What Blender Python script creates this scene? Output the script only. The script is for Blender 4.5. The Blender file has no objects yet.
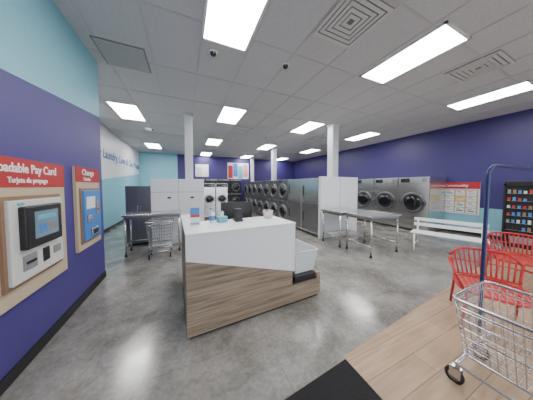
import bpy, bmesh, math, random
from mathutils import Vector, Matrix
random.seed(4)
H=3.45
# ---------------------------------------------------------------- materials
def newmat(name):
    m=bpy.data.materials.new(name); m.use_nodes=True
    nt=m.node_tree; b=nt.nodes['Principled BSDF']
    return m,nt,b
def pm(name,col,rough=.5,metal=0,var=.04,scale=8,bump=0,alpha=1,emit=None,estr=0,trans=0,coat=0):
    m,nt,b=newmat(name)
    N=nt.nodes; L=nt.links
    tc=N.new('ShaderNodeTexCoord'); no=N.new('ShaderNodeTexNoise'); no.inputs['Scale'].default_value=scale; no.inputs['Detail'].default_value=4
    L.new(tc.outputs['Object'],no.inputs['Vector'])
    mx=N.new('ShaderNodeMix'); mx.data_type='RGBA'
    a=[max(0,c*(1-var)) for c in col]; c2=[min(1,c*(1+var)) for c in col]
    mx.inputs['A'].default_value=(*a,1); mx.inputs['B'].default_value=(*c2,1)
    L.new(no.outputs['Fac'],mx.inputs['Factor']); L.new(mx.outputs['Result'],b.inputs['Base Color'])
    b.inputs['Roughness'].default_value=rough; b.inputs['Metallic'].default_value=metal
    b.inputs['Alpha'].default_value=alpha; b.inputs['Transmission Weight'].default_value=trans
    b.inputs['Coat Weight'].default_value=coat
    if emit: b.inputs['Emission Color'].default_value=(*emit,1); b.inputs['Emission Strength'].default_value=estr
    if bump:
        bp=N.new('ShaderNodeBump'); bp.inputs['Strength'].default_value=bump; bp.inputs['Distance'].default_value=.01
        L.new(no.outputs['Fac'],bp.inputs['Height']); L.new(bp.outputs['Normal'],b.inputs['Normal'])
    return m
def wallpaint(name,colA,colB,a,b_,c,d):
    """colour A where a*x+b*y+c*z > d, else B"""
    m,nt,b=newmat(name); N=nt.nodes; L=nt.links
    g=N.new('ShaderNodeNewGeometry'); dp=N.new('ShaderNodeVectorMath'); dp.operation='DOT_PRODUCT'
    dp.inputs[1].default_value=(a,b_,c); L.new(g.outputs['Position'],dp.inputs[0])
    gt=N.new('ShaderNodeMath'); gt.operation='GREATER_THAN'; gt.inputs[1].default_value=d
    L.new(dp.outputs['Value'],gt.inputs[0])
    mx=N.new('ShaderNodeMix'); mx.data_type='RGBA'; mx.inputs['A'].default_value=(*colB,1); mx.inputs['B'].default_value=(*colA,1)
    L.new(gt.outputs[0],mx.inputs['Factor']); L.new(mx.outputs['Result'],b.inputs['Base Color'])
    no=N.new('ShaderNodeTexNoise'); no.inputs['Scale'].default_value=120; L.new(g.outputs['Position'],no.inputs['Vector'])
    bp=N.new('ShaderNodeBump'); bp.inputs['Strength'].default_value=.12; bp.inputs['Distance'].default_value=.003
    L.new(no.outputs['Fac'],bp.inputs['Height']); L.new(bp.outputs['Normal'],b.inputs['Normal'])
    b.inputs['Roughness'].default_value=.45
    return m
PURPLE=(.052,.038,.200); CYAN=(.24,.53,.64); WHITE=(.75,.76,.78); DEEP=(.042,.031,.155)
M={}
M['purple']=pm('purple_paint',PURPLE,.45,var=.05,scale=2)
M['wl']=wallpaint('left_wall_paint',CYAN,PURPLE,0,-.13,1,2.105)
M['wfl']=wallpaint('far_left_wall_paint',WHITE,CYAN,0,-.09,1,1.05)
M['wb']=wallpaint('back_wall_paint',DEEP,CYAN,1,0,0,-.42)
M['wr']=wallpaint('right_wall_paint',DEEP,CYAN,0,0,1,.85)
M['white']=pm('white_laminate',(.78,.79,.81),.35,var=.02)
M['white_metal']=pm('white_powdercoat',(.78,.79,.8),.4,var=.02)
M['offwhite']=pm('offwhite_plastic',(.6,.6,.58),.45)
M['paper']=pm('paper',(.8,.78,.72),.8)
M['steel']=pm('brushed_stainless',(.62,.62,.61),.22,.94,var=.12,scale=5)
M['steel_d']=pm('dark_stainless',(.27,.27,.28),.28,.85,var=.12,scale=5)
M['chrome']=pm('chrome_wire',(.55,.55,.57),.25,.95)
M['black']=pm('black_plastic',(.012,.012,.014),.4)
M['glassdark']=pm('dark_door_glass',(.008,.008,.012),.08,coat=.5)
M['rubber']=pm('black_rubber',(.015,.015,.015),.8)
M['grey']=pm('grey_plastic',(.22,.22,.23),.5)
M['red']=pm('red_vinyl',(.42,.02,.02),.5)
M['redmetal']=pm('red_powdercoat',(.45,.02,.02),.4)
M['beige']=pm('beige_panel',(.50,.40,.28),.5,var=.08)
M['brown']=pm('brown_frame',(.25,.15,.09),.5)
M['blue']=pm('blue_vinyl',(.05,.2,.55),.45)
M['teal']=pm('teal_plastic',(.1,.4,.5),.45)
M['yellow']=pm('yellow_paper',(.8,.6,.1),.7)
M['pink']=pm('pink_candy',(.7,.25,.25),.5,var=.5,scale=60)
M['textw']=pm('white_lettering',(.85,.85,.85),.6)
M['textb']=pm('blue_lettering',(.04,.13,.42),.6)
M['screen']=pm('lit_screen',(.08,.12,.16),.12,emit=(.3,.42,.55),estr=.25)
M['light']=pm('led_diffuser',(.9,.9,.9),.5,emit=(1,.985,.96),estr=29)
M['tbar']=pm('ceiling_tbar',(.50,.50,.51),.5)
M['column']=pm('column_paint',(.62,.64,.68),.5)
M['base']=pm('baseboard_vinyl',(.012,.012,.015),.5)
M['clear']=pm('translucent_plastic',(.72,.77,.80),.15,alpha=.55)
M['window']=pm('window_frame',(.08,.08,.08),.4)
def mat_ceiling():
    m,nt,b=newmat('ceiling_tile'); N=nt.nodes; L=nt.links
    g=N.new('ShaderNodeNewGeometry'); no=N.new('ShaderNodeTexNoise'); no.inputs['Scale'].default_value=90; no.inputs['Detail'].default_value=6
    L.new(g.outputs['Position'],no.inputs['Vector'])
    r=N.new('ShaderNodeValToRGB'); r.color_ramp.elements[0].position=.3; r.color_ramp.elements[0].color=(.50,.50,.51,1); r.color_ramp.elements[1].position=.7; r.color_ramp.elements[1].color=(.62,.62,.63,1)
    L.new(no.outputs['Fac'],r.inputs['Fac']); L.new(r.outputs['Color'],b.inputs['Base Color']); b.inputs['Roughness'].default_value=.9
    return m
M['ceil']=mat_ceiling()
def mat_concrete():
    m,nt,b=newmat('polished_concrete'); N=nt.nodes; L=nt.links
    g=N.new('ShaderNodeNewGeometry')
    n1=N.new('ShaderNodeTexNoise'); n1.inputs['Scale'].default_value=1.9; n1.inputs['Detail'].default_value=10; n1.inputs['Roughness'].default_value=.72; n1.inputs['Distortion'].default_value=.3
    n2=N.new('ShaderNodeTexNoise'); n2.inputs['Scale'].default_value=35; n2.inputs['Detail'].default_value=5
    L.new(g.outputs['Position'],n1.inputs['Vector']); L.new(g.outputs['Position'],n2.inputs['Vector'])
    r=N.new('ShaderNodeValToRGB'); r.color_ramp.elements[0].position=.36; r.color_ramp.elements[0].color=(.145,.135,.12,1); r.color_ramp.elements[1].position=.66; r.color_ramp.elements[1].color=(.30,.29,.268,1)
    L.new(n1.outputs['Fac'],r.inputs['Fac'])
    mx=N.new('ShaderNodeMix'); mx.data_type='RGBA'; mx.blend_type='OVERLAY'; mx.inputs['Factor'].default_value=.5
    L.new(r.outputs['Color'],mx.inputs['A'])
    hs=N.new('ShaderNodeRGBToBW'); L.new(n2.outputs['Color'],hs.inputs[0]); L.new(hs.outputs[0],mx.inputs['B'])
    # saw-cut joints every 3.3 m and cracks
    sx=N.new('ShaderNodeSeparateXYZ'); L.new(g.outputs['Position'],sx.inputs[0])
    def joint(out,off):
        a=N.new('ShaderNodeMath'); a.operation='ADD'; a.inputs[1].default_value=off; L.new(out,a.inputs[0])
        p=N.new('ShaderNodeMath'); p.operation='PINGPONG'; p.inputs[1].default_value=1.65; L.new(a.outputs[0],p.inputs[0])
        l=N.new('ShaderNodeMath'); l.operation='LESS_THAN'; l.inputs[1].default_value=.005; L.new(p.outputs[0],l.inputs[0]); return l.outputs[0]
    j1=joint(sx.outputs['X'],101.6); j2=joint(sx.outputs['Y'],97.4)
    mxx=N.new('ShaderNodeMath'); mxx.operation='MAXIMUM'; L.new(j1,mxx.inputs[0]); L.new(j2,mxx.inputs[1])
    vo=N.new('ShaderNodeTexVoronoi'); vo.feature='DISTANCE_TO_EDGE'; vo.inputs['Scale'].default_value=.55
    ad=N.new('ShaderNodeVectorMath'); ad.operation='MULTIPLY_ADD'; ad.inputs[1].default_value=(.5,.5,.5)
    L.new(n1.outputs['Color'],ad.inputs[0]); L.new(g.outputs['Position'],ad.inputs[2]); L.new(ad.outputs[0],vo.inputs['Vector'])
    lt=N.new('ShaderNodeMath'); lt.operation='LESS_THAN'; lt.inputs[1].default_value=.0022; L.new(vo.outputs['Distance'],lt.inputs[0])
    mm=N.new('ShaderNodeMath'); mm.operation='MAXIMUM'; L.new(mxx.outputs[0],mm.inputs[0]); L.new(lt.outputs[0],mm.inputs[1])
    sc=N.new('ShaderNodeMath'); sc.operation='MULTIPLY'; sc.inputs[1].default_value=.25; L.new(mm.outputs[0],sc.inputs[0])
    m2=N.new('ShaderNodeMix'); m2.data_type='RGBA'; m2.inputs['B'].default_value=(.08,.08,.08,1)
    L.new(sc.outputs[0],m2.inputs['Factor']); L.new(mx.outputs['Result'],m2.inputs['A']); L.new(m2.outputs['Result'],b.inputs['Base Color'])
    rr=N.new('ShaderNodeMapRange'); rr.inputs['From Min'].default_value=.3; rr.inputs['From Max'].default_value=.7; rr.inputs['To Min'].default_value=.08; rr.inputs['To Max'].default_value=.28; L.new(n1.outputs['Fac'],rr.inputs['Value']); L.new(rr.outputs[0],b.inputs['Roughness'])
    b.inputs['Specular IOR Level'].default_value=.75
    return m
M['concrete']=mat_concrete()
def mat_wood(name,c1,c2,planks=None,stretch=(1.2,1.2,26)):
    m,nt,b=newmat(name); N=nt.nodes; L=nt.links
    g=N.new('ShaderNodeNewGeometry'); mp=N.new('ShaderNodeMapping'); mp.inputs['Scale'].default_value=stretch
    L.new(g.outputs['Position'],mp.inputs['Vector'])
    n=N.new('ShaderNodeTexNoise'); n.inputs['Scale'].default_value=1.6; n.inputs['Detail'].default_value=6; n.inputs['Distortion'].default_value=.6
    L.new(mp.outputs[0],n.inputs['Vector'])
    r=N.new('ShaderNodeValToRGB'); r.color_ramp.elements[0].position=.35; r.color_ramp.elements[0].color=(*c1,1); r.color_ramp.elements[1].position=.65; r.color_ramp.elements[1].color=(*c2,1)
    L.new(n.outputs['Fac'],r.inputs['Fac']); out=r.outputs['Color']
    if planks:
        br=N.new('ShaderNodeTexBrick'); br.inputs['Scale'].default_value=1; br.inputs['Brick Width'].default_value=planks[0]; br.inputs['Row Height'].default_value=planks[1]
        br.inputs['Mortar Size'].default_value=.003; br.inputs['Color1'].default_value=(.8,.8,.8,1); br.inputs['Color2'].default_value=(1,1,1,1); br.inputs['Mortar'].default_value=(.4,.4,.4,1)
        L.new(g.outputs['Position'],br.inputs['Vector'])
        mx=N.new('ShaderNodeMix'); mx.data_type='RGBA'; mx.blend_type='MULTIPLY'; mx.inputs['Factor'].default_value=1
        L.new(out,mx.inputs['A']); L.new(br.outputs['Color'],mx.inputs['B']); out=mx.outputs['Result']
    L.new(out,b.inputs['Base Color']); b.inputs['Roughness'].default_value=.45
    return m
M['wood']=mat_wood('counter_wood_laminate',(.18,.13,.088),(.36,.28,.20))
M['woodfloor']=mat_wood('vinyl_plank',(.36,.235,.145),(.47,.33,.215),(1.22,.18),(1,12,1))
M['mat']=pm('entry_mat',(.012,.012,.013),.95,var=.8,scale=200,bump=.8)
# ---------------------------------------------------------------- mesh builder
class B:
    def __init__(s,name): s.name=name; s.bm=bmesh.new(); s.mats=[]; s.smooth=False
    def mi(s,k):
        if k not in s.mats: s.mats.append(k)
        return s.mats.index(k)
    def _tag(s,faces,k,sm=False):
        i=s.mi(k)
        for f in faces: f.material_index=i; f.smooth=sm
    def box(s,x0,x1,y0,y1,z0,z1,k,bev=0,mtx=None):
        bm=s.bm; vs=[bm.verts.new((x,y,z)) for x in (x0,x1) for y in (y0,y1) for z in (z0,z1)]
        q=[(0,1,3,2),(4,6,7,5),(0,4,5,1),(2,3,7,6),(0,2,6,4),(1,5,7,3)]
        fs=[bm.faces.new([vs[i] for i in f]) for f in q]
        s._tag(fs,k)
        if mtx: 
            for v in vs: v.co=mtx@v.co
        if bev:
            es=list({e for f in fs for e in f.edges})
            r=bmesh.ops.bevel(bm,geom=es,offset=bev,segments=2,affect='EDGES',profile=.5)
            s._tag(r['faces'],k,False)
        return s
    def prism(s,pts,vec,k):
        bm=s.bm; a=[bm.verts.new(p) for p in pts]; b=[bm.verts.new(Vector(p)+Vector(vec)) for p in pts]
        fs=[bm.faces.new(a),bm.faces.new(b[::-1])]
        n=len(a)
        for i in range(n): fs.append(bm.faces.new([a[i],b[i],b[(i+1)%n],a[(i+1)%n]]))
        s._tag(fs,k); return s
    def tube(s,pts,r,k,seg=8,closed=False):
        bm=s.bm; P=[Vector(p) for p in pts]; n=len(P); rings=[]
        up=None
        for i in range(n):
            if closed: t=(P[(i+1)%n]-P[i-1])
            else: t=(P[min(i+1,n-1)]-P[max(i-1,0)])
            t.normalize()
            if up is None:
                up=Vector((0,0,1)) if abs(t.z)<.9 else Vector((1,0,0))
            u=(up-t*up.dot(t))
            if u.length<1e-5: u=t.orthogonal()
            u.normalize(); w=t.cross(u); up=u
            rings.append([bm.verts.new(P[i]+(u*math.cos(2*math.pi*j/seg)+w*math.sin(2*math.pi*j/seg))*r) for j in range(seg)])
        fs=[]
        for i in range(n if closed else n-1):
            a,b=rings[i],rings[(i+1)%n]
            for j in range(seg): fs.append(bm.faces.new([a[j],a[(j+1)%seg],b[(j+1)%seg],b[j]]))
        s._tag(fs,k,seg>5)
        if not closed:
            s._tag([bm.faces.new(rings[0][::-1]),bm.faces.new(rings[-1])],k)
        return s
    def lathe(s,c,axis,prof,k,seg=24):
        """prof: (radius, offset along axis)"""
        bm=s.bm; c=Vector(c); ax=Vector(axis).normalized(); u=ax.orthogonal().normalized(); w=ax.cross(u)
        rings=[]
        for r,o in prof:
            if r<1e-6: rings.append([bm.verts.new(c+ax*o)])
            else: rings.append([bm.verts.new(c+ax*o+(u*math.cos(2*math.pi*j/seg)+w*math.sin(2*math.pi*j/seg))*r) for j in range(seg)])
        fs=[]
        for a,b in zip(rings,rings[1:]):
            for j in range(seg):
                q=[a[j%len(a)],a[(j+1)%len(a)],b[(j+1)%len(b)],b[j%len(b)]]
                q2=[]
                for v in q:
                    if v not in q2: q2.append(v)
                if len(q2)>2: fs.append(bm.faces.new(q2))
        s._tag(fs,k,True); return s
    def mesh(s):
        bmesh.ops.recalc_face_normals(s.bm,faces=s.bm.faces)
        me=bpy.data.meshes.new(s.name); s.bm.to_mesh(me); s.bm.free()
        for k in s.mats: me.materials.append(M[k])
        return me
    def done(s,loc=(0,0,0),rot=0,me=None):
        return place(s.name,s.mesh(),loc,rot)
def place(name,me,loc=(0,0,0),rot=0):
    o=bpy.data.objects.new(name,me); o.location=loc; o.rotation_euler=(0,0,math.radians(rot))
    bpy.context.collection.objects.link(o); return o
def text(body,size,loc,rot,mat,parent,name='lettering',align='CENTER',ext=.002,xs=1,shear=0):
    c=bpy.data.curves.new(name,'FONT'); c.body=body; c.size=size; c.align_x=align; c.align_y='CENTER'; c.extrude=ext; c.resolution_u=3; c.shear=shear; c.offset=size*.012
    o=bpy.data.objects.new(name,c); bpy.context.collection.objects.link(o)
    bpy.context.view_layer.update()
    dg=bpy.context.evaluated_depsgraph_get(); me=bpy.data.meshes.new_from_object(o.evaluated_get(dg)); bpy.data.objects.remove(o)
    me.materials.clear(); me.materials.append(M[mat])
    o=bpy.data.objects.new(name,me); bpy.context.collection.objects.link(o)
    o.scale=(xs,1,1); o.location=loc; o.rotation_euler=[math.radians(a) for a in rot]
    bpy.context.view_layer.update()
    if parent:
        o.parent=parent; o.matrix_parent_inverse=parent.matrix_world.inverted()
    return o
# ---------------------------------------------------------------- room shell
YB=12.5; XR=8.0; XL=-1.24; XLL=-2.4; YF=-2.5
B('floor').box(XLL-.15,XR+.15,YF-.15,YB+.15,-.1,0,'concrete').done()
B('ceiling').box(XLL-.15,XR+.15,YF-.15,YB+.15,H,H+.1,'ceil').done()
B('wall_left').box(XLL-.15,XL,YF,3.8,0,H,'wl').done()
B('wall_far_left').box(XLL-.15,XLL,3.8,YB,0,H,'wfl').done()
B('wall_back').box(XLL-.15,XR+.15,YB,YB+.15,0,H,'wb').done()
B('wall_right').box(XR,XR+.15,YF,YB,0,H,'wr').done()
w=B('wall_front')
w.box(XL,XR,YF-.15,YF,0,.25,'purple').box(XL,XR,YF-.15,YF,2.9,H,'purple')
w.box(XL,-.6,YF-.15,YF,.25,2.9,'purple').box(7.4,XR,YF-.15,YF,.25,2.9,'purple').done()
w=B('window_1')
for x in (-.6,1,2.6,4.2,5.8,7.35): w.box(x,x+.05,YF-.1,YF-.04,.25,2.9,'window')
w.box(-.6,7.4,YF-.1,YF-.04,.25,.3,'window').box(-.6,7.4,YF-.1,YF-.04,2.85,2.9,'window').box(-.6,7.4,YF-.1,YF-.04,2.1,2.15,'window').done()
B('baseboard_left').box(XL,XL+.012,YF,3.8,0,.1,'base').done()
B('baseboard_partition').box(XLL,XL,3.8,3.812,0,.1,'base').done()
B('baseboard_far_left').box(XLL,XLL+.012,3.812,YB,0,.1,'base').done()
B('baseboard_back').box(XLL+.012,XR-.012,YB-.012,YB,0,.1,'base').done()
B('baseboard_right').box(XR-.012,XR,YF,YB,0,.1,'base').done()
# wood vinyl zone + mat
B('floor_wood').prism([(1.24,YF,.001),(XR-.012,YF,.001),(XR-.012,1.62,.001),(4.6,1.40,.001),(1.24,1.13,.001)],(0,0,.003),'woodfloor').done()
B('entry_mat').prism([(-.6,-.6,.0),(1.2,-.6,.0),(1.235,1.1,.0),(-.6,.96,.0)],(0,0,.012),'mat').done()
# ceiling grid
GX,GY=.64,1.1; CX0,CY0=.54,1.82
g=B('trim_ceiling_grid')
k=-6
while CX0-GX/2+k*GX<XR:
    x=CX0-GX/2+k*GX
    if x>XLL: g.box(x-.012,x+.012,(YF if x>XL else 3.8),YB,H-.006,H,'tbar')
    k+=1
k=-4
while CY0-GY/2+k*GY<YB:
    y=CY0-GY/2+k*GY
    if y>YF: g.box((XL if y<3.8 else XLL),XR,y-.012,y+.012,H-.0055,H,'tbar')
    k+=1
g.done()
def panel(x,y):
    b=B('ceiling_light_panel'); a,c=GX/2-.012,.595
    b.box(-a+.03,a-.03,-c+.03,c-.03,-.012,-.008,'light')
    for q in ((-a,-a+.03,-c,c),(a-.03,a,-c,c),(-a,a,-c,-c+.03),(-a,a,c-.03,c)): b.box(*q,-.016,0,'white_metal')
    return b.done((x,y,H))
lp=[(.53,2.02),(3.16,1.76),(6.1,1.76)]
for y in (5.12,8.42,11.72): lp+=[(1.18,y),(3.74,y),(6.38,y)]
lp+=[(-1.34,5.95),(-1.38,10.4),(.54,-1.48),(3.74,-1.48)]
for x,y in lp: panel(x,y)
M['ventgap']=pm('vent_shadow_gap',(.16,.16,.16),.7)
def vent(x,y,w=.62):
    b=B('ceiling_air_vent'); h=w/2
    b.box(-h,h,-h,h,-.004,0,'ventgap')
    # concentric square frames, each a thin continuous louvre
    for i in range(5):
        o=h-i*.058; t=.042
        z0,z1=-.02+i*.002,-.012+i*.002
        b.box(-o,-o+t,-o,o,z0,z1,'offwhite').box(o-t,o,-o,o,z0,z1,'offwhite')
        b.box(-o+t,o-t,-o,-o+t,z0,z1,'offwhite').box(-o+t,o-t,o-t,o,z0,z1,'offwhite')
    b.done((x,y,H))
vent(1.82,1.64); vent(4.45,1.40); vent(1.82,6.2); vent(5.0,6.2)
b=B('return_air_grille'); b.box(-.3,.3,-.3,.3,-.012,0,'grey')
for i in range(18): b.box(-.28,.28,-.28+i*.032,-.268+i*.032,-.018,-.012,'offwhite')
b.done((-.8,3.45,H))
def dome(x,y,name='dome_camera'):
    b=B(name); b.lathe((0,0,0),(0,0,-1),[(0,0),(.06,0),(.06,.02),(.045,.025)],'white_metal')
    b.lathe((0,0,0),(0,0,-1),[(.044,.02),(.042,.045),(.025,.065),(0,.072)],'glassdark'); b.done((x,y,H))
dome(1.5,2.62); dome(.4,2.8)
for x,y in ((1.8,7.4),(3.0,6.8),(4.9,5.6)):
    b=B('fire_sprinkler'); b.lathe((0,0,0),(0,0,-1),[(0,0),(.04,0),(.03,.012),(.01,.014),(.01,.05),(.025,.052),(0,.055)],'chrome',12); b.done((x,y,H))
b=B('security_camera'); b.lathe((0,0,0),(0,0,-1),[(0,0),(.05,0),(.05,.02),(0,.022)],'white_metal').tube([(0,0,-.02),(0,0,-.1)],.012,'white_metal')
b.tube([(-.1,.06,-.09),(.1,-.06,-.14)],.045,'white_metal',12).tube([(.1,-.06,-.14),(.11,-.066,-.143)],.035,'glassdark',12); b.done((-1.05,7.0,H))
def column(x,y,w=.22):
    b=B('support_column'); h=w/2
    b.box(-h,h,-h,h,0,H-.01,'column',.01).box(-h-.02,h+.02,-h-.02,h+.02,H-.07,H-.007,'column'); b.done((x,y,0))
# ---------------------------------------------------------------- machines
def machine(name,w,d,h,body,doors,ring='chrome',panel='steel',ptop=.16):
    b=B(name); hw=w/2-.005
    b.box(-hw,hw,.02,d,.06,h,body,.008).box(-hw+.03,hw-.03,.06,d-.02,0,.08,'black')
    n=len(doors); 
    for zc,r in doors:
        b.lathe((0,.02,zc),(0,-1,0),[(r*1.0,0),(r*1.02,.03),(r*.95,.05),(r*.78,.055),(r*.74,.03)],ring,28)
        b.lathe((0,.02,zc),(0,-1,0),[(r*.76,.03),(r*.72,.05),(r*.4,.07),(0,.078)],'glassdark',28)
        b.box(r*.86,r*1.02,-.055,-.02,zc-.06,zc+.06,'black',.006)
        b.box(-r*1.12,-r*.94,-.02,.03,zc-.04,zc+.04,ring)
    # control panels
    zt=[h-.01] if n==1 else [h-.01,h/2+.06]
    for z in zt:
        b.box(-hw+.02,hw-.02,.0,.03,z-ptop,z-.01,panel,.004)
        b.box(-hw+.08,-hw+.08+w*.3,-.006,.002,z-ptop+.03,z-.04,'black').box(hw-.2,hw-.07,-.006,.002,z-ptop+.04,z-.05,'grey')
        for i in range(3): b.lathe((-.02+i*.05,0,z-ptop/2),(0,-1,0),[(.014,0),(.014,.012),(0,.013)],'teal',10)
    b.box(-hw+.02,hw-.02,.012,.022,h*.5-.006 if n>1 else .22,h*.5+.004 if n>1 else .228,'black')
    return b.mesh()
M['ring_d']=pm('dark_door_ring',(.12,.12,.13),.35,.6)
M['ring_m']=pm('grey_door_ring',(.28,.28,.29),.35,.7)
big=machine('wall_dryer',.91,1.0,1.8,'steel',[(.95,.34)],ring='ring_d',panel='steel',ptop=.2)
for i in range(5): place('wall_dryer',big,(6.9,3.55+i*.92,0),-90)
st=machine('stacked_dryer',.79,.68,1.75,'steel_d',[(.48,.3),(1.3,.3)],ring='ring_m',panel='steel_d',ptop=.1)
for i in range(7): place('stacked_dryer',st,(3.5,6.3+i*.8-.0,0),-90)
ws=machine('washing_machine',.8,.45,1.35,'steel',[(.75,.26)],panel='black')
for i in range(9): place('washing_machine',ws,(4.93,4.62+i*.8,0),90)
wb=machine('back_wall_dryer',.74,.72,1.95,'black',[(.52,.28),(1.42,.28)],ring='ring_d',panel='steel_d',ptop=.1)
for i in range(4): place('back_wall_dryer',wb,(.75+i*.76,11.74,0),0)
wm=machine('floor_washer',.6,.47,1.3,'steel',[(.72,.2)],panel='black')
for i in range(6):
    place('floor_washer',wm,(-.76,5.72+i*.62,0),-90); place('floor_washer',wm,(.46,5.72+i*.62,0),90)
wt=machine('tall_washer',.55,.7,1.62,'steel',[(.9,.2)],ring='ring_m',panel='black')
for i in range(2): place('tall_washer',wt,(1.0+i*.57,8.7,0),0)
# large stainless cabinets at near end of right island
b=B('stainless_tumbler_cabinet')
for i in range(2):
    y0=4.16+i*.87
    b.box(3.5,4.19,y0,y0+.86,.06,1.74,'steel',.008)
    b.box(3.492,3.502,y0+.04,y0+.82,.12,.98,'steel_d').box(3.49,3.502,y0+.05,y0+.81,1.02,1.68,'steel')
    b.box(3.47,3.49,y0+.72,y0+.75,1.2,1.5,'black').box(3.47,3.49,y0+.72,y0+.75,.4,.7,'black')
b.box(3.53,4.19,4.2,5.85,0,.07,'black').done()
b=B('white_end_panel'); b.box(3.48,4.94,4.06,4.15,0,1.77,'white',.004)
b.box(4.205,4.212,4.056,4.061,.02,1.75,'grey').box(3.48,4.94,4.05,4.058,0,.1,'offwhite')
b.done()
b=B('white_end_panel'); b.box(-.78,.46,5.24,5.36,0,1.68,'white',.004)
b.box(-.165,-.157,5.235,5.241,.02,1.66,'grey').box(-.42,-.34,5.215,5.24,1.18,1.22,'black').box(.12,.2,5.215,5.24,1.18,1.22,'black')
b.box(-.78,.46,5.232,5.24,1.34,1.348,'grey').done()
b=B('dark_steel_cabinet'); b.box(-1.36,-.8,5.5,6.2,.05,1.5,'steel_d',.008).box(-1.33,-.83,5.52,6.18,0,.05,'black')
b.box(-1.34,-1.09,5.488,5.5,.1,1.46,'steel_d').box(-1.07,-.82,5.488,5.5,.1,1.46,'steel_d').box(-1.12,-1.1,5.47,5.49,.8,1.0,'chrome').box(-1.06,-1.04,5.47,5.49,.8,1.0,'chrome').done()
column(.10,5.47,.2)
column(4.33,4.5,.24); column(4.33,8.75,.22); column(4.33,12.2,.2)
# ---------------------------------------------------------------- steel folding tables
def table(name,x0,x1,y0,y1,z):
    b=B(name); b.box(x0,x1,y0,y1,z-.04,z,'steel',.006)
    b.box(x0+.03,x1-.03,y0+.03,y1-.03,z-.09,z-.04,'steel_d')
    for x in (x0+.05,x1-.05):
        for y in (y0+.05,y1-.05):
            b.tube([(x,y,.02),(x,y,z-.05)],.019,'steel',10).lathe((x,y,0),(0,0,1),[(0,0),(.028,0),(.028,.03),(.02,.05)],'black',10)
    for x in (x0+.05,x1-.05): b.tube([(x,y0+.05,.22),(x,y1-.05,.22)],.014,'steel',8)
    b.tube([(x0+.05,y1-.05,.22),(x1-.05,y1-.05,.22)],.014,'steel',8)
    return b.done()
table('steel_folding_table',3.38,4.35,3.24,3.93,.87); table('steel_folding_table',3.46,4.42,2.48,3.2,.87)
table('steel_folding_table',-1.22,-.1,4.62,5.15,.89)
# ---------------------------------------------------------------- wire carts
def wire_cart(name,w,l,zb,zt,loc,rot=0,pole=False,taper=.05,wire=.0028,step=.04):
    b=B(name); hw,hl=w/2,l/2
    def R(z):
        t=(z-zb)/(zt-zb); k=taper*(1-t); return hw-k,hl-k
    def ring(z,r,kk='chrome'):
        a,c=R(z); rr=.05; pts=[]
        for cx,cy,a0 in ((a-rr,c-rr,0),(-a+rr,c-rr,90),(-a+rr,-c+rr,180),(a-rr,-c+rr,270)):
            for t in (0,30,60,90): an=math.radians(a0+t); pts.append((cx+rr*math.cos(an),cy+rr*math.sin(an),z))
        b.tube(pts,r,kk,8 if r>.004 else 4,True)
    ring(zt,.012); ring(zb,.008); ring(zt-.05,.005)
    n=int((zt-zb)/.06)
    for i in range(1,n): ring(zb+(zt-zb)*i/n,wire)
    a0,c0=R(zb); a1,c1=R(zt)
    nx=int(w/step); ny=int(l/step)
    for i in range(1,nx):
        t=-1+2*i/nx
        b.tube([(t*a1,-c1,zt),(t*a0,-c0,zb),(t*a0,c0,zb),(t*a1,c1,zt)],wire,'chrome',4)
    for i in range(1,ny):
        t=-1+2*i/ny
        b.tube([(-a1,t*c1,zt),(-a0,t*c0,zb),(a0,t*c0,zb),(a1,t*c1,zt)],wire,'chrome',4)
    # base frame and casters
    zf=.15
    for sx in (-1,1):
        b.tube([(sx*(a0-.01),-c0+.02,zb),(sx*(a0-.01),-hl+.02,zf),(sx*(a0-.01),hl-.02,zf),(sx*(a0-.01),c0-.02,zb)],.011,'chrome',8)
    for sy in (-1,1): b.tube([(-a0+.01,sy*(hl-.02),zf),(a0-.01,sy*(hl-.02),zf)],.011,'chrome',8)
    for sx in (-1,1):
        for sy in (-1,1):
            x,y=sx*(a0-.01),sy*(hl-.03)
            b.tube([(x,y,zf),(x,y,.12)],.014,'grey',8)
            b.box(x-.02,x-.014,y-.025,y+.04,.05,.125,'chrome').box(x+.014,x+.02,y-.025,y+.04,.05,.125,'chrome').box(x-.02,x+.02,y-.025,y+.03,.12,.127,'chrome')
            b.lathe((x-.012,y+.015,.055),(1,0,0),[(0,.004),(.028,.003),(.03,0),(.055,0),(.055,.024),(.03,.024),(.028,.021),(0,.02)],'rubber',20)
            b.lathe((x-.016,y+.015,.055),(1,0,0),[(0,0),(.034,0),(.034,.032),(0,.032)],'grey',14)
    if pole:
        x=a1-.01; y=c1+.005
        pts=[(x-.03,y,.22),(x-.02,y,.7),(x+.035,y+.01,1.56)]
        for t in range(0,91,15):
            an=math.radians(t); pts.append((x+.035+.09*(1-math.cos(an)),y+.01-.02*(1-math.cos(an)),1.59+.09*math.sin(an)))
        pts.append((x+.95,y-.06,1.665)); 
        for t in range(15,91,15):
            an=math.radians(t); pts.append((x+.95+.09*math.sin(an),y-.06,1.575+.09*math.cos(an)))
        pts.append((x+1.04,y-.06,1.05))
        b.tube(pts,.014,'blue_pole',10)
    return b.done(loc,rot)
M['blue_pole']=pm('dark_blue_tube',(.03,.04,.12),.35,.4)
wire_cart('wire_laundry_cart',.58,.92,.27,.67,(2.09,.19,0),0,True)
wire_cart('wire_laundry_cart',.5,.34,.3,.76,(-.5,4.42,0),0,False,step=.05,wire=.004)
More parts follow.
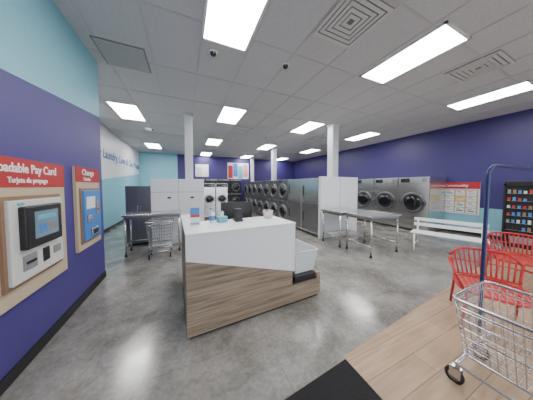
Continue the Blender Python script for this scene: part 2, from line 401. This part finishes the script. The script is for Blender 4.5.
# ---------------------------------------------------------------- counter (turned slightly, pivot at its front right corner)
CA=2.8; CP=Vector((1.67,1.94,0))
def cpt(x,y,z):
    return tuple(Matrix.Rotation(math.radians(CA),3,'Z')@Vector((x-1.66,y-1.93,z))+CP)
b=B('reception_counter')
x0,x1,y0,y1=-.02,1.20,1.93,2.42
b.box(x0,x1,y0,y1,.03,1.03,'wood').box(x0+.03,1.62,y0+.02,y1,0,.04,'black')
b.prism([(x0-.002,y0-.02,1.03),(x1+.005,y0-.02,1.03),(x1+.005,y0-.02,.44),(x0-.002,y0-.02,.79)],(0,.022,0),'white')
b.box(x1,x1+.025,y0-.02,y1,.44,1.03,'white')
b.box(x0-.004,x1+.03,y0-.025,y1+.08,1.03,1.05,'white',.005)
b.box(x1,1.66,y0,y1+.15,.03,.25,'wood').box(x1,1.66,y0+.01,y1+.15,.25,.265,'black').box(1.25,1.58,y0+.02,2.3,.262,.33,'black',.006)
b.box(1.6,1.66,y0,y1+.15,.25,.325,'wood')
b.box(x0,x0+.06,y1,3.2,.07,1.03,'wood').box(x0-.004,x0+.2,y1+.08,3.22,1.03,1.05,'white',.005).box(x0+.03,x0+.05,y1,3.2,0,.08,'black')
b.box(x0+.06,x1,y1,2.95,.70,.74,'white').box(x1-.06,x1,y1,2.95,0,.70,'wood').box(.1,.5,y1+.02,2.9,.05,.69,'offwhite')
me=b.mesh(); me.transform(Matrix.Translation((-1.66,-1.93,0))); place('reception_counter',me,CP,CA)
b=B('clear_storage_bin')
t=.006
a0,c0,a1,c1=.15,.2,.19,.25
for i,(p,q) in enumerate((((-1,-1),(1,-1)),((1,-1),(1,1)),((1,1),(-1,1)),((-1,1),(-1,-1)))):
    b.prism([(p[0]*a0,p[1]*c0,0),(q[0]*a0,q[1]*c0,0),(q[0]*a1,q[1]*c1,.3),(p[0]*a1,p[1]*c1,.3)],(-(p[0]+q[0])/2*t,-(p[1]+q[1])/2*t,0),'clear')
b.box(-a0,a0,-c0,c0,0,.006,'clear')
b.tube([(-a1,-c1,.3),(a1,-c1,.3),(a1,c1,.3),(-a1,c1,.3)],.01,'offwhite',6,True)
b.done(cpt(1.455,2.21,.335),CA)
b=B('flyer_holder'); b.box(-.05,.05,-.02,.03,0,.01,'clear').box(-.05,.05,.0,.006,.01,.2,'white').box(-.05,.05,-.003,.0,.12,.2,'blue').box(-.05,.05,-.003,.0,.09,.12,'red').box(-.05,.05,-.003,0,.01,.03,'teal').done(cpt(.10,2.3,1.051),0)
b=B('sanitizer_bottle'); b.lathe((0,0,0),(0,0,1),[(0,0),(.03,0),(.032,.01),(.032,.11),(.012,.135),(.012,.15)],'white',16).lathe((0,0,0),(0,0,1),[(.0325,.03),(.0325,.09)],'blue',16).tube([(0,0,.15),(0,0,.18),(-.035,-.01,.178)],.006,'blue',8); b.done(cpt(.30,2.34,1.051))
b=B('tissue_box'); b.box(-.06,.06,-.035,.035,0,.07,'teal',.004).prism([(-.02,0,.07),(.02,0,.07),(.03,.01,.12),(0,-.01,.14),(-.025,.01,.115)],(0,.004,0),'paper').done(cpt(.42,2.34,1.051),15)
b=B('candy_basket'); b.lathe((0,0,0),(0,0,1),[(0,.002),(.06,.002),(.075,.11),(.07,.11),(.057,.008),(0,.008)],'clear',20)
for i in range(34):
    a=random.random()*6.28; r=random.random()*.048; z=.02+random.random()*.085
    b.box(r*math.cos(a)-.012,r*math.cos(a)+.012,r*math.sin(a)-.012,r*math.sin(a)+.012,z,z+.016,random.choice(['pink','white','red','yellow']))
b.done(cpt(1.06,2.33,1.051))
b=B('desktop_monitor'); b.box(-.12,.12,-.08,.08,0,.015,'black').box(-.02,.02,.0,.02,.015,.3,'black').box(-.24,.24,-.02,.01,.2,.52,'black',.006).box(-.22,.22,.01,.012,.22,.5,'screen').done(cpt(.74,2.75,.741),0)
b=B('card_terminal'); b.box(-.05,.05,-.08,.08,0,.03,'black',.006).box(-.045,.045,-.02,.07,.03,.16,'black',.006).done(cpt(.62,2.33,1.051),180)
# ---------------------------------------------------------------- left wall kiosk signs
b=B('pay_card_kiosk'); X=XL+.001; D=-.1
b.box(X,X+.03,1.83+D,2.81+D,.585,1.72,'beige').box(X+.028,X+.034,1.83+D,2.81+D,1.49,1.72,'red')
b.box(X+.02,X+.05,2.02+D,2.69+D,.72,1.42,'brown').box(X+.02,X+.075,2.05+D,2.66+D,.75,1.39,'offwhite',.01)
b.box(X+.07,X+.12,2.12+D,2.56+D,1.0,1.34,'black',.012).box(X+.118,X+.123,2.2+D,2.49+D,1.07,1.29,'screen')
b.box(X+.123,X+.124,2.23+D,2.46+D,1.22,1.26,'teal').box(X+.123,X+.124,2.24+D,2.33+D,1.11,1.18,'blue').box(X+.123,X+.124,2.36+D,2.45+D,1.11,1.18,'grey')
b.box(X+.07,X+.085,2.14+D,2.28+D,.83,.95,'grey',.004).box(X+.08,X+.09,2.16+D,2.26+D,.88,.9,'black')
b.box(X+.07,X+.082,2.36+D,2.44+D,.83,.95,'black',.004).box(X+.07,X+.082,2.5+D,2.6+D,.86,.93,'grey').box(X+.07,X+.08,2.58+D,2.63+D,1.0,1.3,'blue')
b.box(X+.07,X+.08,2.12+D,2.18+D,1.35,1.37,'teal')
o=b.done()
text('Reloadable Pay Card',.105,(X+.036,2.3+D,1.64),(90,0,90),'textw',o,xs=.86)
text('Tarjeta de prepago',.062,(X+.036,2.33+D,1.545),(90,0,90),'textw',o,xs=.9)
b=B('change_machine'); D=-.08
b.box(X,X+.03,3.03+D,3.68+D,.68,1.74,'beige').box(X+.028,X+.034,3.03+D,3.68+D,1.55,1.74,'red')
b.box(X+.02,X+.045,3.09+D,3.62+D,.76,1.47,'brown').box(X+.02,X+.07,3.12+D,3.59+D,.79,1.44,'blue',.008)
b.box(X+.07,X+.075,3.16+D,3.4+D,1.2,1.36,'white').box(X+.07,X+.08,3.42+D,3.52+D,1.1,1.3,'grey').box(X+.08,X+.084,3.44+D,3.5+D,1.16,1.18,'black')
b.box(X+.07,X+.09,3.25+D,3.45+D,.83,.93,'steel',.005).box(X+.088,X+.092,3.28+D,3.42+D,.85,.91,'black').box(X+.07,X+.085,3.16+D,3.28+D,1.02,1.12,'steel')
o=b.done()
text('Change',.105,(X+.036,3.33+D,1.675),(90,0,90),'textw',o); text('Cambio',.06,(X+.036,3.3+D,1.59),(90,0,90),'textw',o)
o=text('Your Laundry, Love & Care Promise',.42,(XLL+.006,9.6,2.55),(90,0,90),'textb',None,name='wall_lettering',shear=.2)
# ---------------------------------------------------------------- back wall posters
def poster(name,x,y,z,w,h,cols,rot):
    b=B(name); b.box(-w/2,w/2,-.02,0,-h/2,h/2,'white')
    n=len(cols)
    for i,c in enumerate(cols):
        a=-w/2+.04+i*(w-.08)/n; b.box(a,a+(w-.08)/n*.9,-.026,-.02,-h/2+.05+(i%2)*.1,h/2-.06-((i+1)%2)*.14,c)
    b.done((x,y,z),rot)
poster('wall_poster',3.4,YB-.001,2.55,1.5,1.1,['red','blue','teal','pink'],0)
poster('wall_poster',1.0,YB-.001,2.5,.8,.8,['offwhite','paper'],0)
# ---------------------------------------------------------------- community board on right wall
b=B('community_notice_board')
b.box(-.53,.53,-.03,0,0,1.0,'white').box(-.53,.53,-.036,-.03,.79,1.0,'red').box(-.5,.5,-.034,-.03,.03,.77,'beige')
random.seed(2)
for r in range(4):
    for c in range(4):
        a=-.485+c*.245+random.uniform(-.01,.01); z=.04+r*.182; k=random.choice(['white','white','white','paper','white','yellow'])
        b.box(a,a+.205,-.038,-.034,z,z+.155,k); b.box(a+.03,a+.12,-.0385,-.038,z+.11,z+.13,random.choice(['blue','red','grey'])); b.box(a+.03,a+.18,-.0385,-.038,z+.04,z+.09,random.choice(['grey','offwhite','offwhite','teal']))
o=b.done((XR-.001,2.88,.62),-90)
text('Community',.12,(XR-.04,2.88,1.515),(90,0,-90),'textw',o)
# ---------------------------------------------------------------- vending machine
b=B('vending_machine')
b.box(-.42,.42,.02,.70,.04,1.62,'black',.01).box(-.4,.4,.05,.68,0,.05,'rubber')
b.box(-.38,.2,.006,.02,.4,1.5,'rubber')
cs=['red','blue','brown','blue','grey','offwhite','grey','rubber']
for r in range(6):
    z=.43+r*.178; b.box(-.37,.19,-.02,.01,z-.008,z,'grey')
    for c in range(7): b.box(-.36+c*.078,-.315+c*.078,-.014,.01,z,z+.06+.04*random.random(),random.choice(cs))
for q in ((-.42,-.38,.36,1.56),(.2,.24,.36,1.56)): b.box(q[0],q[1],-.03,.02,q[2],q[3],'black')
b.box(-.42,.24,-.03,.02,1.51,1.56,'black').box(-.42,.24,-.03,.02,.33,.38,'black').box(-.3,.1,-.01,.02,.12,.28,'grey',.01)
b.box(.27,.38,-.012,.02,.8,1.3,'grey',.005).box(.29,.36,-.016,-.01,1.15,1.25,'screen').box(.3,.35,-.018,-.01,.9,1.0,'black')
b.done((7.28,1.32,0),-90)
# ---------------------------------------------------------------- white bench
b=B('slatted_bench'); L=1.2
for i in range(4): b.box(-L/2,L/2,-.2+i*.105,-.11+i*.105,.40,.425,'white_metal',.006)
for i in range(2): b.box(-L/2,L/2,.235+i*.025,.255+i*.025,.52+i*.12,.60+i*.12,'white_metal',.006)
for x in (-L/2+.08,L/2-.08):
    b.tube([(x,-.24,0),(x,-.18,.39)],.018,'white_metal').tube([(x,.26,0),(x,.2,.39),(x,.28,.72)],.018,'white_metal').tube([(x,-.18,.385),(x,.2,.385)],.018,'white_metal').tube([(x,-.22,.15),(x,.24,.15)],.012,'white_metal')
b.done((5.2,2.0,0),-72)
# ---------------------------------------------------------------- red metal chairs: open-sided, slatted curved back, loop arms
def chair(loc,rot):
    b=B('red_metal_chair'); k='redmetal'
    seat=[]
    for i in range(24):
        a=2*math.pi*i/24; c,s=math.cos(a),math.sin(a); q=.27/((abs(c)**3.2+abs(s)**3.2)**(1/3.2)); seat.append((q*c,q*s,.40))
    b.tube(seat,.014,k,8,True)
    for i in range(11):
        x=-.235+i*.047; e=.26*(1-(abs(x)/.28)**4)**.3
        b.box(x-.017,x+.017,-e,e,.397,.403,k)
    # curved back: rises from the seat rear, leaning backwards, rounded upper corners
    def bp(u,v):   # u -1..1 across, v 0..1 up
        w=.25+.05*v; x=u*w; y=.22+.10*v+.05*(1-u*u)
        return (x,y,.43+.29*v)
    n=13
    tops=[]
    for i in range(n+1):
        u=-1+2*i/n; vt=1-.35*abs(u)**5
        P=[bp(u,vt*j/4) for j in range(5)]
        tops.append(P[-1])
        b.tube(P,.0085 if 0<i<n else .014,k,6)
    b.tube(tops,.015,k,8); b.tube([bp(-1+2*i/n,0) for i in range(n+1)],.012,k,8); b.tube([bp(-1+2*i/n,.5) for i in range(n+1)],.007,k,6)
    for sx in (-1,1):
        b.tube([(sx*.22,-.22,.40),(sx*.26,-.28,0)],.013,k,8)
        b.tube([bp(sx,0),(sx*.25,.2,.40),(sx*.26,.32,0)],.013,k,8)
        b.tube([bp(sx,.55),(sx*.31,.15,.60),(sx*.32,-.05,.60),(sx*.31,-.18,.58),(sx*.28,-.22,.50),(sx*.24,-.22,.40)],.013,k,8)
    b.done(loc,rot)
chair((2.98,.76,0),-62); chair((4.55,.92,0),-66)
# ---------------------------------------------------------------- exterior + world + camera
B('ground_exterior').box(-12,20,-20,YF-.16,-.12,-.02,'offwhite').done()
wd=bpy.data.worlds.new('World'); bpy.context.scene.world=wd; wd.use_nodes=True
bg=wd.node_tree.nodes['Background']; bg.inputs[0].default_value=(.85,.92,1,1); bg.inputs[1].default_value=3.4
cam=bpy.data.cameras.new('Camera'); co=bpy.data.objects.new('Camera',cam); bpy.context.collection.objects.link(co)
PITCH=2.4
co.location=(0,0,1.5); co.rotation_euler=(math.radians(90-PITCH),0,math.radians(-24)); cam.sensor_width=36; cam.lens=182/533*36; cam.clip_start=.02
cam.shift_y=-(14-182*math.tan(math.radians(PITCH)))/533
bpy.context.scene.camera=co
